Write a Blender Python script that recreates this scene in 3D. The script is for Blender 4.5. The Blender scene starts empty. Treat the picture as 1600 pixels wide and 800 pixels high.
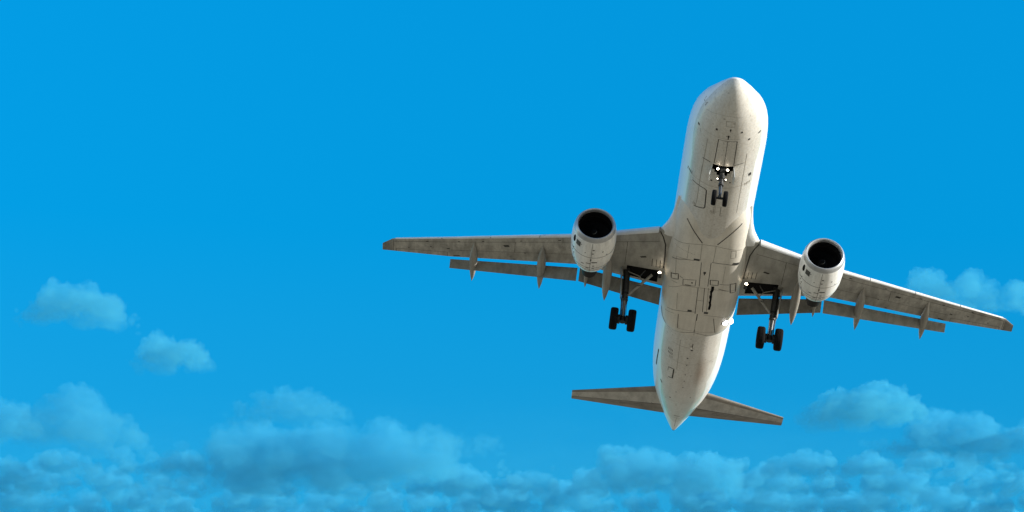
import bpy, bmesh, math, random
import numpy as np
from mathutils import Vector, Matrix, noise
from mathutils.bvhtree import BVHTree

S = bpy.context.scene
R_ = math.radians
PI = math.pi

# ------------------------------------------------------------------ camera
CAM_ELEV = 22.0
cd = bpy.data.cameras.new('camera')
cd.sensor_width = 36.0
cd.lens = 18.0 / math.tan(R_(10.0))
cd.shift_x = -330.0 / 1600.0
cd.clip_start = 0.5
cd.clip_end = 200000.0
cam = bpy.data.objects.new('camera', cd)
cam.location = (0, 0, 1.7)
cam.rotation_euler = (R_(90 + CAM_ELEV), 0, 0)
S.collection.objects.link(cam)
S.camera = cam
CAM = Matrix.Translation(cam.location) @ cam.rotation_euler.to_matrix().to_4x4()

# pose of the aircraft (its axes: x aft from the nose tip, y starboard, z up)
ROT = Matrix(((-0.0984285, -0.9909132, 0.09166716),
              (0.52827659, -0.13009265, -0.83904693),
              (0.84334789, -0.03416052, 0.53628107)))
FLIP = Matrix(((1, 0, 0), (0, -1, 0), (0, 0, -1)))
M3 = FLIP @ ROT
T3 = FLIP @ Vector((-0.99241534, 0.25766459, 151.98671786)) - M3 @ Vector((17, 0, 0))
PLANE = CAM @ (Matrix.Translation(T3) @ M3.to_4x4())

# ------------------------------------------------------------------ sky and sun
# sun seen from the aircraft: ahead of it, on its port side, a little above the wing
SUN_LOCAL = Vector((-0.30, -0.90, 0.29)).normalized()
SUN_DIR = (PLANE.to_3x3() @ SUN_LOCAL).normalized()
SUN_EL = math.asin(SUN_DIR.z)
SUN_AZ = math.atan2(SUN_DIR.x, SUN_DIR.y)
print('SUN elevation', math.degrees(SUN_EL), 'azimuth', math.degrees(SUN_AZ))

W = bpy.data.worlds.new('World')
S.world = W
W.use_nodes = True
wn = W.node_tree
wn.nodes.clear()
sky = wn.nodes.new('ShaderNodeTexSky')
sky.sky_type = 'NISHITA'
sky.sun_disc = False
sky.sun_elevation = SUN_EL
sky.sun_rotation = SUN_AZ
sky.air_density = 1.0
sky.dust_density = 0.3
sky.ozone_density = 2.0
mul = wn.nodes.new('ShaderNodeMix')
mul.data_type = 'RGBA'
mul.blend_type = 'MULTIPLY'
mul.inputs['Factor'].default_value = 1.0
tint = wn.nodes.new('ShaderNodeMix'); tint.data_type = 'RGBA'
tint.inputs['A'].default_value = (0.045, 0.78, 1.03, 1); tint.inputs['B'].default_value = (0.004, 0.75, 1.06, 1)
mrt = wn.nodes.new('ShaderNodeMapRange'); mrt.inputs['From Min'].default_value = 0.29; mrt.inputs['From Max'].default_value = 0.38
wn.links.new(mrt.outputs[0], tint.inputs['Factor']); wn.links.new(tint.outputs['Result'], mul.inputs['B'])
# the sky is a little brighter overhead than the clear-air model gives
sep = wn.nodes.new('ShaderNodeSeparateXYZ')
mre = wn.nodes.new('ShaderNodeMapRange'); mre.inputs['From Min'].default_value = 0.27; mre.inputs['From Max'].default_value = 0.46
mre.inputs['To Min'].default_value = 1.0; mre.inputs['To Max'].default_value = 1.42
sca = wn.nodes.new('ShaderNodeVectorMath'); sca.operation = 'SCALE'
bg = wn.nodes.new('ShaderNodeBackground')
bg.inputs['Strength'].default_value = 0.138
wo = wn.nodes.new('ShaderNodeOutputWorld')
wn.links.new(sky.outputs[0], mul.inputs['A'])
# deep blue tint ahead only; unseen sky left paler to whiten the fuselage side
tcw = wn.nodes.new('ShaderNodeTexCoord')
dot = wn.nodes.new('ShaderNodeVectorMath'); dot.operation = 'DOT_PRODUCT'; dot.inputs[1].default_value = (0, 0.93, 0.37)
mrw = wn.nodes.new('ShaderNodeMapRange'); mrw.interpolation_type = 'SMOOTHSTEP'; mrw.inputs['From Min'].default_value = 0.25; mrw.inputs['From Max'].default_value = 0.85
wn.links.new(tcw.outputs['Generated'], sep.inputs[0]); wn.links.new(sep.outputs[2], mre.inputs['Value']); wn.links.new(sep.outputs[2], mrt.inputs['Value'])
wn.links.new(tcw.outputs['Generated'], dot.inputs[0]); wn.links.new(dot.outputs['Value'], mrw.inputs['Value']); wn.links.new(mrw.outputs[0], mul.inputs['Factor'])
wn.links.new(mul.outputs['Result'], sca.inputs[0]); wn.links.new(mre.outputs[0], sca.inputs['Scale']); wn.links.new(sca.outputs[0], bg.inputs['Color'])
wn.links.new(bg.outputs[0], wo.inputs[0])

sd = bpy.data.lights.new('sun', 'SUN')
sd.energy = 5.0
sd.angle = R_(0.5)
sd.color = (1.0, 0.97, 0.91)
sun = bpy.data.objects.new('sun', sd)
sun.rotation_euler = SUN_DIR.to_track_quat('Z', 'Y').to_euler()
sun.location = (60, 0, 120)
S.collection.objects.link(sun)

S.view_settings.view_transform = 'Standard'
S.view_settings.look = 'None'
S.view_settings.exposure = 0.55
S.view_settings.gamma = 1.0
S.view_settings.use_curve_mapping = False
S.render.resolution_x, S.render.resolution_y = 1024, 512
S.cycles.use_denoising = True
S.cycles.max_bounces = 8
S.cycles.volume_bounces = 2
S.cycles.sample_clamp_indirect = 10

# ------------------------------------------------------------------ helpers
def new_mat(name):
    m = bpy.data.materials.new(name)
    m.use_nodes = True
    n = m.node_tree
    n.nodes.clear()
    out = n.nodes.new('ShaderNodeOutputMaterial')
    return m, n, out

def N(n, typ, **kw):
    x = n.nodes.new(typ)
    for k, v in kw.items():
        if k in x.inputs: x.inputs[k].default_value = v
        else: setattr(x, k, v)
    return x

def ramp(n, src, stops):
    r = n.nodes.new('ShaderNodeValToRGB')
    e = r.color_ramp.elements
    while len(e) < len(stops): e.new(0.5)
    for el, (p, c) in zip(e, stops):
        el.position = p
        el.color = (c, c, c, 1) if isinstance(c, (int, float)) else (*c, 1)
    n.links.new(src, r.inputs[0])
    return r.outputs[0]

def mixc(n, fac, a, b, mode='MIX'):
    m = n.nodes.new('ShaderNodeMix'); m.data_type = 'RGBA'; m.blend_type = mode
    for s, v in ((m.inputs['Factor'], fac), (m.inputs['A'], a), (m.inputs['B'], b)):
        if hasattr(v, 'links'): n.links.new(v, s)
        elif isinstance(v, (int, float)): s.default_value = v
        else: s.default_value = (*v, 1)
    return m.outputs['Result']

def worn(name, col, rough=0.4, metal=0.0, dirt=0.35, streak=(0.35, 5.0, 5.0), dirt_col=(0.05, 0.045, 0.035), coat=0.0, spots=0.25):
    """painted metal with dirt drawn out along the airflow and small stains"""
    m, n, out = new_mat(name)
    b = N(n, 'ShaderNodeBsdfPrincipled', Roughness=rough, Metallic=metal)
    b.inputs['Coat Weight'].default_value = coat
    tc = N(n, 'ShaderNodeTexCoord')
    mp = N(n, 'ShaderNodeMapping'); mp.inputs['Scale'].default_value = streak
    n.links.new(tc.outputs['Object'], mp.inputs['Vector'])
    n1 = N(n, 'ShaderNodeTexNoise', Scale=1.6, Detail=6.0, Roughness=0.62)
    n.links.new(mp.outputs[0], n1.inputs['Vector'])
    n2 = N(n, 'ShaderNodeTexNoise', Scale=0.9, Detail=5.0, Roughness=0.6)
    n.links.new(tc.outputs['Object'], n2.inputs['Vector'])
    n3 = N(n, 'ShaderNodeTexNoise', Scale=4.5, Detail=3.0, Roughness=0.55)
    n.links.new(tc.outputs['Object'], n3.inputs['Vector'])
    c = mixc(n, ramp(n, n1.outputs[0], [(0.42, 0.0), (0.72, dirt)]), col, dirt_col)
    c = mixc(n, ramp(n, n2.outputs[0], [(0.40, 0.0), (0.75, dirt * 0.8)]), c, [x * 0.35 for x in col])
    c = mixc(n, ramp(n, n3.outputs[0], [(0.66, 0.0), (0.74, spots)]), c, dirt_col)
    n4 = N(n, 'ShaderNodeTexNoise', Scale=11.0, Detail=4.0, Roughness=0.7)
    n.links.new(tc.outputs['Object'], n4.inputs['Vector'])
    c = mixc(n, ramp(n, n4.outputs[0], [(0.36, dirt * 0.75), (0.58, 0.0)]), c, [x * 0.55 for x in col])
    n.links.new(c, b.inputs['Base Color'])
    rr = ramp(n, n1.outputs[0], [(0.3, max(0.05, rough - 0.08)), (0.7, min(1, rough + 0.2))])
    n.links.new(rr, b.inputs['Roughness'])
    n.links.new(b.outputs[0], out.inputs[0])
    return m

def plain(name, col, rough=0.5, metal=0.0, var=0.35, scale=9.0, spec=0.5):
    m, n, out = new_mat(name)
    b = N(n, 'ShaderNodeBsdfPrincipled', Roughness=rough, Metallic=metal)
    b.inputs['Specular IOR Level'].default_value = spec
    tc = N(n, 'ShaderNodeTexCoord')
    n1 = N(n, 'ShaderNodeTexNoise', Scale=scale, Detail=4.0)
    n.links.new(tc.outputs['Object'], n1.inputs['Vector'])
    c = mixc(n, ramp(n, n1.outputs[0], [(0.35, 0.0), (0.7, var)]), col, [x * 0.4 for x in col])
    n.links.new(c, b.inputs['Base Color'])
    n.links.new(b.outputs[0], out.inputs[0])
    return m

def lamp_mat(name, col, strength):
    m, n, out = new_mat(name)
    e = N(n, 'ShaderNodeEmission', Strength=strength)
    e.inputs['Color'].default_value = (*col, 1)
    n.links.new(e.outputs[0], out.inputs[0])
    return m

def fuselage_mat():
    """white upper paint, grey-beige belly below a sharp paint line, exhaust and fluid streaks"""
    m, n, out = new_mat('fuselage_paint')
    b = N(n, 'ShaderNodeBsdfPrincipled', Roughness=0.34)
    b.inputs['Coat Weight'].default_value = 0.25
    tc = N(n, 'ShaderNodeTexCoord')
    sx = N(n, 'ShaderNodeSeparateXYZ'); n.links.new(tc.outputs['Object'], sx.inputs[0])
    # paint line: height above the keel, lifting with the tail
    up = N(n, 'ShaderNodeMapRange'); up.inputs['From Min'].default_value = 27.3; up.inputs['From Max'].default_value = 37
    up.inputs['To Min'].default_value = -1.27; up.inputs['To Max'].default_value = 0.82
    n.links.new(sx.outputs[0], up.inputs['Value'])
    nose = N(n, 'ShaderNodeMapRange'); nose.inputs['From Min'].default_value = 0.0; nose.inputs['From Max'].default_value = 5.5
    nose.inputs['To Min'].default_value = 0.95; nose.inputs['To Max'].default_value = 0.0
    n.links.new(sx.outputs[0], nose.inputs['Value'])
    ad = N(n, 'ShaderNodeMath', operation='ADD'); n.links.new(up.outputs[0], ad.inputs[0]); n.links.new(nose.outputs[0], ad.inputs[1])
    df = N(n, 'ShaderNodeMath', operation='SUBTRACT'); n.links.new(sx.outputs[2], df.inputs[0]); n.links.new(ad.outputs[0], df.inputs[1])
    st = N(n, 'ShaderNodeMapRange'); st.inputs['From Min'].default_value = -0.02; st.inputs['From Max'].default_value = 0.02
    n.links.new(df.outputs[0], st.inputs['Value'])
    mp = N(n, 'ShaderNodeMapping'); mp.inputs['Scale'].default_value = (0.10, 2.2, 1.2)
    n.links.new(tc.outputs['Object'], mp.inputs['Vector'])
    n1 = N(n, 'ShaderNodeTexNoise', Scale=1.5, Detail=6.0, Roughness=0.6); n.links.new(mp.outputs[0], n1.inputs['Vector'])
    n2 = N(n, 'ShaderNodeTexNoise', Scale=0.7, Detail=5.0, Roughness=0.6); n.links.new(tc.outputs['Object'], n2.inputs['Vector'])
    n3 = N(n, 'ShaderNodeTexNoise', Scale=5.0, Detail=2.0); n.links.new(tc.outputs['Object'], n3.inputs['Vector'])
    bel = mixc(n, ramp(n, n1.outputs[0], [(0.45, 0.0), (0.85, 0.40)]), BELLY, (0.30, 0.26, 0.20))
    bel = mixc(n, ramp(n, n2.outputs[0], [(0.42, 0.0), (0.80, 0.30)]), bel, (0.34, 0.31, 0.25))
    n5 = N(n, 'ShaderNodeTexNoise', Scale=9.0, Detail=5.0, Roughness=0.7); n.links.new(tc.outputs['Object'], n5.inputs['Vector'])
    bel = mixc(n, ramp(n, n5.outputs[0], [(0.38, 0.35), (0.56, 0.0)]), bel, (0.36, 0.32, 0.25))
    bel = mixc(n, ramp(n, n3.outputs[0], [(0.66, 0.0), (0.72, 0.4)]), bel, (0.14, 0.12, 0.09))
    # brown fluid stain aft of the wheel bays
    vs = N(n, 'ShaderNodeVectorMath', operation='SUBTRACT'); vs.inputs[1].default_value = (25.6, -0.72, -1.9)
    n.links.new(tc.outputs['Object'], vs.inputs[0])
    vm = N(n, 'ShaderNodeVectorMath', operation='MULTIPLY'); vm.inputs[1].default_value = (0.42, 2.4, 0.5); n.links.new(vs.outputs[0], vm.inputs[0])
    vl = N(n, 'ShaderNodeVectorMath', operation='LENGTH'); n.links.new(vm.outputs[0], vl.inputs[0])
    bel = mixc(n, ramp(n, vl.outputs['Value'], [(0.15, 0.55), (1.0, 0.0)]), bel, (0.24, 0.13, 0.06))
    wh = mixc(n, ramp(n, n1.outputs[0], [(0.45, 0.0), (0.8, 0.22)]), (0.80, 0.80, 0.79), (0.35, 0.33, 0.30))
    c = mixc(n, st.outputs[0], bel, wh)
    n.links.new(c, b.inputs['Base Color'])
    n.links.new(b.outputs[0], out.inputs[0])
    return m

BELLY = (0.66, 0.635, 0.58)
MAT = dict(
    fus=fuselage_mat(),
    fairing=worn('fairing_paint', (0.74, 0.69, 0.60), 0.45, dirt=0.26, streak=(0.16, 1.8, 1.2), dirt_col=(0.30, 0.26, 0.20), spots=0.10),
    wing=worn('wing_grey_paint', (0.50, 0.475, 0.415), 0.45, dirt=0.72, streak=(0.45, 1.5, 1.0), spots=0.5),
    wingroot=worn('wing_root_paint', (0.43, 0.415, 0.365), 0.45, dirt=0.5, streak=(0.4, 1.3, 1.0)),
    flap=worn('flap_grey_paint', (0.255, 0.245, 0.215), 0.5, dirt=0.6, streak=(0.6, 1.6, 1.0), spots=0.2),
    track=worn('track_fairing_paint', (0.33, 0.31, 0.27), 0.45, dirt=0.4, streak=(0.3, 3, 3)),
    slat=worn('slat_metal', (0.72, 0.72, 0.71), 0.3, metal=0.0, dirt=0.2, streak=(0.5, 0.4, 1)),
    tailplane=worn('tailplane_paint', (0.52, 0.50, 0.45), 0.45, dirt=0.42, streak=(0.6, 1.4, 1)),
    taildark=worn('tailplane_edge_paint', (0.26, 0.235, 0.20), 0.5, dirt=0.45, streak=(0.8, 0.5, 1)),
    white=worn('white_paint', (0.80, 0.80, 0.78), 0.32, dirt=0.22, streak=(0.25, 3, 3), coat=0.3, dirt_col=(0.3, 0.27, 0.22), spots=0.2),
    nacelle=worn('nacelle_paint', (0.88, 0.87, 0.83), 0.35, dirt=0.33, streak=(0.3, 2.6, 2.6), coat=0.2, dirt_col=(0.2, 0.17, 0.13), spots=0.4),
    lip=worn('inlet_lip_metal', (0.50, 0.50, 0.50), 0.32, metal=0.55, dirt=0.25, streak=(1, 1, 1)),
    duct=plain('inlet_duct', (0.006, 0.006, 0.007), 0.9, spec=0.1),
    fan=plain('fan_blade_metal', (0.005, 0.005, 0.006), 0.6, 0.0, spec=0.15),
    hot=plain('exhaust_metal', (0.010, 0.009, 0.008), 0.6, 0.0, spec=0.2),
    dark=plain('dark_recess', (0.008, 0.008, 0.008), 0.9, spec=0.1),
    line=plain('panel_gap', (0.030, 0.027, 0.022), 0.8),
    faint=plain('panel_seam', (0.26, 0.235, 0.19), 0.7),
    rubber=plain('tyre_rubber', (0.006, 0.006, 0.0065), 0.9, spec=0.15),
    gear=plain('gear_metal', (0.055, 0.053, 0.05), 0.45, 0.3, var=0.8, scale=14),
    geardark=plain('gear_dark_metal', (0.014, 0.014, 0.013), 0.5, 0.3, var=0.7, scale=14),
    chrome=plain('oleo_chrome', (0.10, 0.10, 0.10), 0.3, 0.5),
    hub=plain('wheel_hub_metal', (0.05, 0.05, 0.05), 0.4, 0.4),
    lamp=lamp_mat('lit_lamp', (1.0, 0.84, 0.62), 14.0),
    nose_lamp=lamp_mat('lit_nose_lamp', (1.0, 0.86, 0.68), 7.0),
    bright_spot=lamp_mat('white_glow', (1.0, 1.0, 1.0), 6.0),  # glow of the added domes on the belly fairing
    stencil=plain('stencil_paint', (0.05, 0.05, 0.045), 0.6),
)

class MB:
    """collects vertices and faces of ONE part, with material slots"""
    def __init__(s): s.v = []; s.f = []; s.m = []; s.mats = []; s.flat = set()
    def slot(s, mat):
        if mat not in s.mats: s.mats.append(mat)
        return s.mats.index(mat)
    def add(s, vs, fs, mat):
        k = len(s.v); i = s.slot(mat)
        s.v += [tuple(v) for v in vs]
        for f in fs: s.f.append(tuple(a + k for a in f)); s.m.append(i)
    def loft(s, rings, mat, closed=True, cap0=True, cap1=True, skip=None):
        n = len(rings[0]); vs = [p for r in rings for p in r]; fs = []
        for i in range(len(rings) - 1):
            for j in range(n if closed else n - 1):
                if skip and skip(i, j): continue
                k = (j + 1) % n
                fs.append((i * n + j, i * n + k, (i + 1) * n + k, (i + 1) * n + j))
        if closed and cap0: fs.append(tuple(range(n))[::-1])
        if closed and cap1: fs.append(tuple(range((len(rings) - 1) * n, len(rings) * n)))
        s.add(vs, fs, mat)
    def tube(s, pts, radii, mat, n=12):
        pts = [Vector(p) for p in pts]
        if isinstance(radii, (int, float)): radii = [radii] * len(pts)
        rings = []
        for i, p in enumerate(pts):
            d = (pts[min(i + 1, len(pts) - 1)] - pts[max(i - 1, 0)]).normalized()
            a = d.orthogonal().normalized() if abs(d.y) > 0.9 else d.cross(Vector((0, 1, 0))).normalized()
            c = d.cross(a)
            rings.append([p + radii[i] * (math.cos(t) * a + math.sin(t) * c) for t in [2 * PI * q / n for q in range(n)]])
        s.loft(rings, mat)
    def lathe(s, prof, o, axis, mat, n=48, closed_ends=True, wob=None):
        """prof: (distance along axis, radius)"""
        o = Vector(o); d = Vector(axis).normalized()
        a = d.cross(Vector((0, 0, 1))).normalized() if abs(d.z) < 0.9 else Vector((1, 0, 0))
        a = (a - d * a.dot(d)).normalized(); c = d.cross(a)
        rings = [[o + d * x + r * (math.cos(t) * a + math.sin(t) * c) for t in [2 * PI * q / n for q in range(n)]] for x, r in prof]
        s.loft(rings, mat, cap0=closed_ends, cap1=closed_ends)
    def box(s, c, h, mat, rot=None):
        c = Vector(c); vs = []
        for x in (-1, 1):
            for y in (-1, 1):
                for z in (-1, 1):
                    p = Vector((x * h[0], y * h[1], z * h[2]))
                    vs.append(c + (rot @ p if rot else p))
        s.add(vs, [(0, 1, 3, 2), (4, 6, 7, 5), (0, 4, 5, 1), (2, 3, 7, 6), (0, 2, 6, 4), (1, 5, 7, 3)], mat)
    def mirrored(s):
        o = MB(); o.v = [(x, -y, z) for x, y, z in s.v]; o.f = [f[::-1] for f in s.f]; o.m = list(s.m); o.mats = list(s.mats); return o
    def build(s, name, parent=None, smooth=True, angle=35, fix=True):
        me = bpy.data.meshes.new(name)
        me.from_pydata(s.v, [], s.f)
        for m in s.mats: me.materials.append(MAT[m] if isinstance(m, str) else m)
        me.polygons.foreach_set('material_index', s.m)
        if fix:
            bm = bmesh.new(); bm.from_mesh(me)
            bmesh.ops.remove_doubles(bm, verts=bm.verts, dist=1e-5)
            bmesh.ops.recalc_face_normals(bm, faces=bm.faces)
            bm.to_mesh(me); bm.free()
        if smooth:
            me.polygons.foreach_set('use_smooth', [True] * len(me.polygons))
            me.set_sharp_from_angle(angle=R_(angle))
        me.update()
        o = bpy.data.objects.new(name, me)
        S.collection.objects.link(o)
        if parent: o.parent = parent
        return o

def tag(o, label=None, cat=None, group=None, kind=None):
    if label: o['label'] = label
    if cat: o['category'] = cat
    if group: o['group'] = group
    if kind: o['kind'] = kind
    return o

def lerp_table(tab, x):
    if x <= tab[0][0]: return tab[0][1:]
    for a, b in zip(tab, tab[1:]):
        if x <= b[0]:
            t = (x - a[0]) / (b[0] - a[0])
            return [p + (q - p) * t for p, q in zip(a[1:], b[1:])]
    return tab[-1][1:]

def spline_table(tab, x):
    """Catmull-Rom in x with non-uniform tangents"""
    n = len(tab)
    if x <= tab[0][0]: return list(tab[0][1:])
    if x >= tab[-1][0]: return list(tab[-1][1:])
    i = max(k for k in range(n - 1) if tab[k][0] <= x)
    x0, x1 = tab[i][0], tab[i + 1][0]; h = x1 - x0; t = (x - x0) / h
    out = []
    for c in range(1, len(tab[0])):
        def slope(k):
            if k == 0: return (tab[1][c] - tab[0][c]) / (tab[1][0] - tab[0][0])
            if k == n - 1: return (tab[k][c] - tab[k - 1][c]) / (tab[k][0] - tab[k - 1][0])
            a = (tab[k][c] - tab[k - 1][c]) / (tab[k][0] - tab[k - 1][0])
            b = (tab[k + 1][c] - tab[k][c]) / (tab[k + 1][0] - tab[k][0])
            return 0 if a * b <= 0 else 2 * a * b / (a + b)
        p0, p1, m0, m1 = tab[i][c], tab[i + 1][c], slope(i) * h, slope(i + 1) * h
        out.append((2*t**3 - 3*t*t + 1) * p0 + (t**3 - 2*t*t + t) * m0 + (-2*t**3 + 3*t*t) * p1 + (t**3 - t*t) * m1)
    return out

# ------------------------------------------------------------------ ground
def build_ground():
    m, n, out = new_mat('dry_airfield_ground')
    b = N(n, 'ShaderNodeBsdfPrincipled', Roughness=0.95)
    tc = N(n, 'ShaderNodeTexCoord')
    n1 = N(n, 'ShaderNodeTexNoise', Scale=0.01, Detail=8.0, Roughness=0.6); n.links.new(tc.outputs['Object'], n1.inputs['Vector'])
    c = mixc(n, ramp(n, n1.outputs[0], [(0.35, 0.0), (0.65, 1.0)]), (0.36, 0.275, 0.18), (0.30, 0.225, 0.14))
    n.links.new(c, b.inputs['Base Color']); n.links.new(b.outputs[0], out.inputs[0])
    r = 60000.0; vs = [(0, 0, 0)]; fs = []
    radii = [50, 200, 1000, 5000, 20000, r]; q = 48
    for rr in radii: vs += [(rr * math.cos(2*PI*k/q), rr * math.sin(2*PI*k/q), 0) for k in range(q)]
    for k in range(q): fs.append((0, 1 + k, 1 + (k + 1) % q))
    for i in range(len(radii) - 1):
        for k in range(q):
            a = 1 + i * q; fs.append((a + k, a + q + k, a + q + (k + 1) % q, a + (k + 1) % q))
    me = bpy.data.meshes.new('ground'); me.from_pydata(vs, [], fs); me.materials.append(m)
    o = bpy.data.objects.new('ground', me); S.collection.objects.link(o)
    tag(o, kind='structure')
build_ground()

# ------------------------------------------------------------------ aircraft
plane = bpy.data.objects.new('airliner', None)
plane.empty_display_size = 2
S.collection.objects.link(plane)
plane.matrix_world = PLANE
tag(plane, 'white twin-engine airliner with beige-grey belly, flaps and landing gear lowered, flying in the blue sky', 'airplane')

# fuselage: x, half width, top, bottom, height of the widest point
FUS = [(0.07, 0.0, -0.40, -0.40, -0.40), (0.09, 0.13, -0.31, -0.51, -0.40), (0.15, 0.27, -0.23, -0.70, -0.40), (0.3, 0.46, -0.10, -0.92, -0.40),
       (0.6, 0.67, 0.06, -1.15, -0.38), (1.0, 0.94, 0.27, -1.36, -0.35), (1.5, 1.21, 0.51, -1.55, -0.30), (2.0, 1.47, 0.80, -1.69, -0.25),
       (2.7, 1.69, 1.20, -1.83, -0.18), (3.5, 1.85, 1.63, -1.94, -0.11), (4.5, 1.94, 1.94, -2.02, -0.04), (5.5, 1.97, 2.05, -2.06, 0), (7, 1.975, 2.07, -2.07, 0),
       (23.5, 1.975, 2.07, -2.07, 0), (25, 1.965, 2.07, -2.0, 0.02), (26.5, 1.93, 2.07, -1.84, 0.1), (28, 1.86, 2.06, -1.58, 0.22), (30, 1.69, 2.04, -1.12, 0.42),
       (32, 1.41, 1.99, -0.56, 0.68), (34, 1.03, 1.89, 0.04, 0.94), (35.5, 0.70, 1.78, 0.50, 1.12), (36.6, 0.43, 1.62, 0.84, 1.22), (37.2, 0.26, 1.48, 1.02, 1.25), (37.56, 0.14, 1.37, 1.12, 1.25)]
NT = 96
def fus_ring(x):
    hw, zt, zb, zm = spline_table(FUS, x)
    r = []
    for q in range(NT):
        t = 2 * PI * q / NT          # 0 = keel, turning to starboard
        c, s_ = math.cos(t), math.sin(t)
        r.append((x, hw * s_, zm - c * (zm - zb) if c > 0 else zm - c * (zt - zm)))
    return r
xs = [0.07, 0.075, 0.09, 0.11, 0.15, 0.2, 0.3, 0.45, 0.6, 0.8, 1.0, 1.25, 1.5, 1.75, 2.0, 2.35, 2.7, 3.1, 3.5, 4.0, 4.5, 5.02, 5.22, 5.42, 5.62, 5.82, 6.0, 6.2, 7.0] + [8 + k for k in range(16)] + [24 + 0.5 * k for k in range(25)] + [36.3, 36.6, 36.9, 37.2, 37.4, 37.56]
WELL = (5.02, 6.0)
def fus_mesh():
    mb = MB()
    rings = [fus_ring(x) for x in xs]
    rings[0] = [(0.07, 0.002 * math.sin(2*PI*q/NT), -0.40 - 0.002 * math.cos(2*PI*q/NT)) for q in range(NT)]
    i0, i1 = xs.index(WELL[0]), xs.index(WELL[1])
    jw = 4
    JW = (4, 4, 3, 2, 1)   # the opening narrows aft
    #                            # keel quads each side of centre that open into the nose wheel bay
    def skip(i, j): return i0 <= i < i1 and (j < JW[i - i0] or j >= NT - JW[i - i0])
    mb.loft(rings, 'fus', skip=skip)
    # the bay: walls and ceiling
    def edge(i): return [rings[i][j % NT] for j in range(-jw, jw + 1)]
    lo = [edge(i) for i in range(i0, i1 + 1)]
    hi = [[(p[0], p[1], p[2] + 0.8) for p in e] for e in lo]
    n = 2 * jw + 1
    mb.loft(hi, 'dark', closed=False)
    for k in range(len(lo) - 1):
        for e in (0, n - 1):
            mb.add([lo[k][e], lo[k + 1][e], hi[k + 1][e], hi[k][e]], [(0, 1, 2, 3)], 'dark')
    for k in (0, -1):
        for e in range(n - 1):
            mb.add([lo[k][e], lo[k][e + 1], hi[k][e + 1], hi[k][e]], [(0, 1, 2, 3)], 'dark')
    return mb

# wing-body fairing: x, half width, bottom, top edge height, squareness
FAIR = [(9.6, 1.66, -1.88, -0.85, 2.0), (10.4, 1.86, -1.96, -0.75, 2.3), (11.2, 1.97, -2.02, -0.7, 2.5), (11.9, 2.03, -2.12, -0.7, 2.7), (13.0, 2.06, -2.32, -0.75, 3.0),
        (14.5, 2.05, -2.44, -0.8, 3.3), (17.0, 2.03, -2.50, -0.8, 3.3), (18.5, 2.01, -2.49, -0.8, 3.2), (19.6, 1.97, -2.46, -0.85, 3.0), (20.4, 1.88, -2.38, -0.9, 2.8), (21.0, 1.72, -2.22, -0.95, 2.4), (21.5, 1.48, -1.95, -1.0, 2.0)]
def fair_ring(x):
    hw, zb, zt, e = spline_table(FAIR, x)
    r = []
    nn = 40
    for q in range(nn + 1):
        t = -PI / 2 + PI * q / nn
        s_, c = math.sin(t), math.cos(t)
        r.append((x, hw * math.copysign(abs(s_) ** (2 / e), s_), zt + (zb - zt) * abs(c) ** (2 / e)))
    # close over the top, inside the fuselage
    r.append((x, hw * 0.75, zt + 0.5)); r.append((x, -hw * 0.75, zt + 0.5))
    return r
def fair_mesh():
    mb = MB()
    fx = [9.6 + 0.26 * k for k in range(46)] + [21.5]
    mb.loft([fair_ring(x) for x in fx], 'fairing')
    return mb

fus_mb, fair_mb = fus_mesh(), fair_mesh()
_v = [Vector(p) for p in fus_mb.v] + [Vector(p) for p in fair_mb.v]
_k = len(fus_mb.v)
SKIN = BVHTree.FromPolygons(_v, [f for f in fus_mb.f] + [tuple(a + _k for a in f) for f in fair_mb.f])
FUS_ONLY = BVHTree.FromPolygons([Vector(p) for p in fus_mb.v], fus_mb.f)
FAIR_ONLY = BVHTree.FromPolygons([Vector(p) for p in fair_mb.v], fair_mb.f)

def drape(mb, tree, pts, w, mat, lift=0.006, step=0.12):
    """a thin seam following the skin from below along (x, y) points"""
    path = []
    for a, b in zip(pts, pts[1:]):
        L = math.hypot(b[0] - a[0], b[1] - a[1]); k = max(1, int(L / step))
        path += [(a[0] + (b[0] - a[0]) * t / k, a[1] + (b[1] - a[1]) * t / k) for t in range(k)]
    path.append(pts[-1])
    rings = []
    for i, p in enumerate(path):
        a, b = path[max(i - 1, 0)], path[min(i + 1, len(path) - 1)]
        d = Vector((b[0] - a[0], b[1] - a[1])).normalized(); nrm = Vector((-d.y, d.x))
        row = []
        for s_ in (-1, 1):
            q = (p[0] + nrm.x * w * s_ / 2, p[1] + nrm.y * w * s_ / 2)
            hit = tree.ray_cast(Vector((q[0], q[1], -8)), Vector((0, 0, 1)))
            if hit[0] is None: row = None; break
            nn = hit[1]
            if nn.z > 0: nn = -nn
            row.append(hit[0] + nn * lift)
        if row: rings.append(row)
        elif len(rings) > 1:
            mb.loft(rings, mat, closed=False); rings = []
    if len(rings) > 1: mb.loft(rings, mat, closed=False)

def patch(mb, tree, cx, cy, hx, hy, mat, rot=0.0, lift=0.007):
    c, s_ = math.cos(rot), math.sin(rot)
    drape(mb, tree, [(cx - hx * c, cy - hx * s_), (cx + hx * c, cy + hx * s_)], 2 * hy, mat, lift, 0.08)

SEAMS_FUS = []   # filled below: (points, width, material)
SEAMS_FAIR = []

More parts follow.
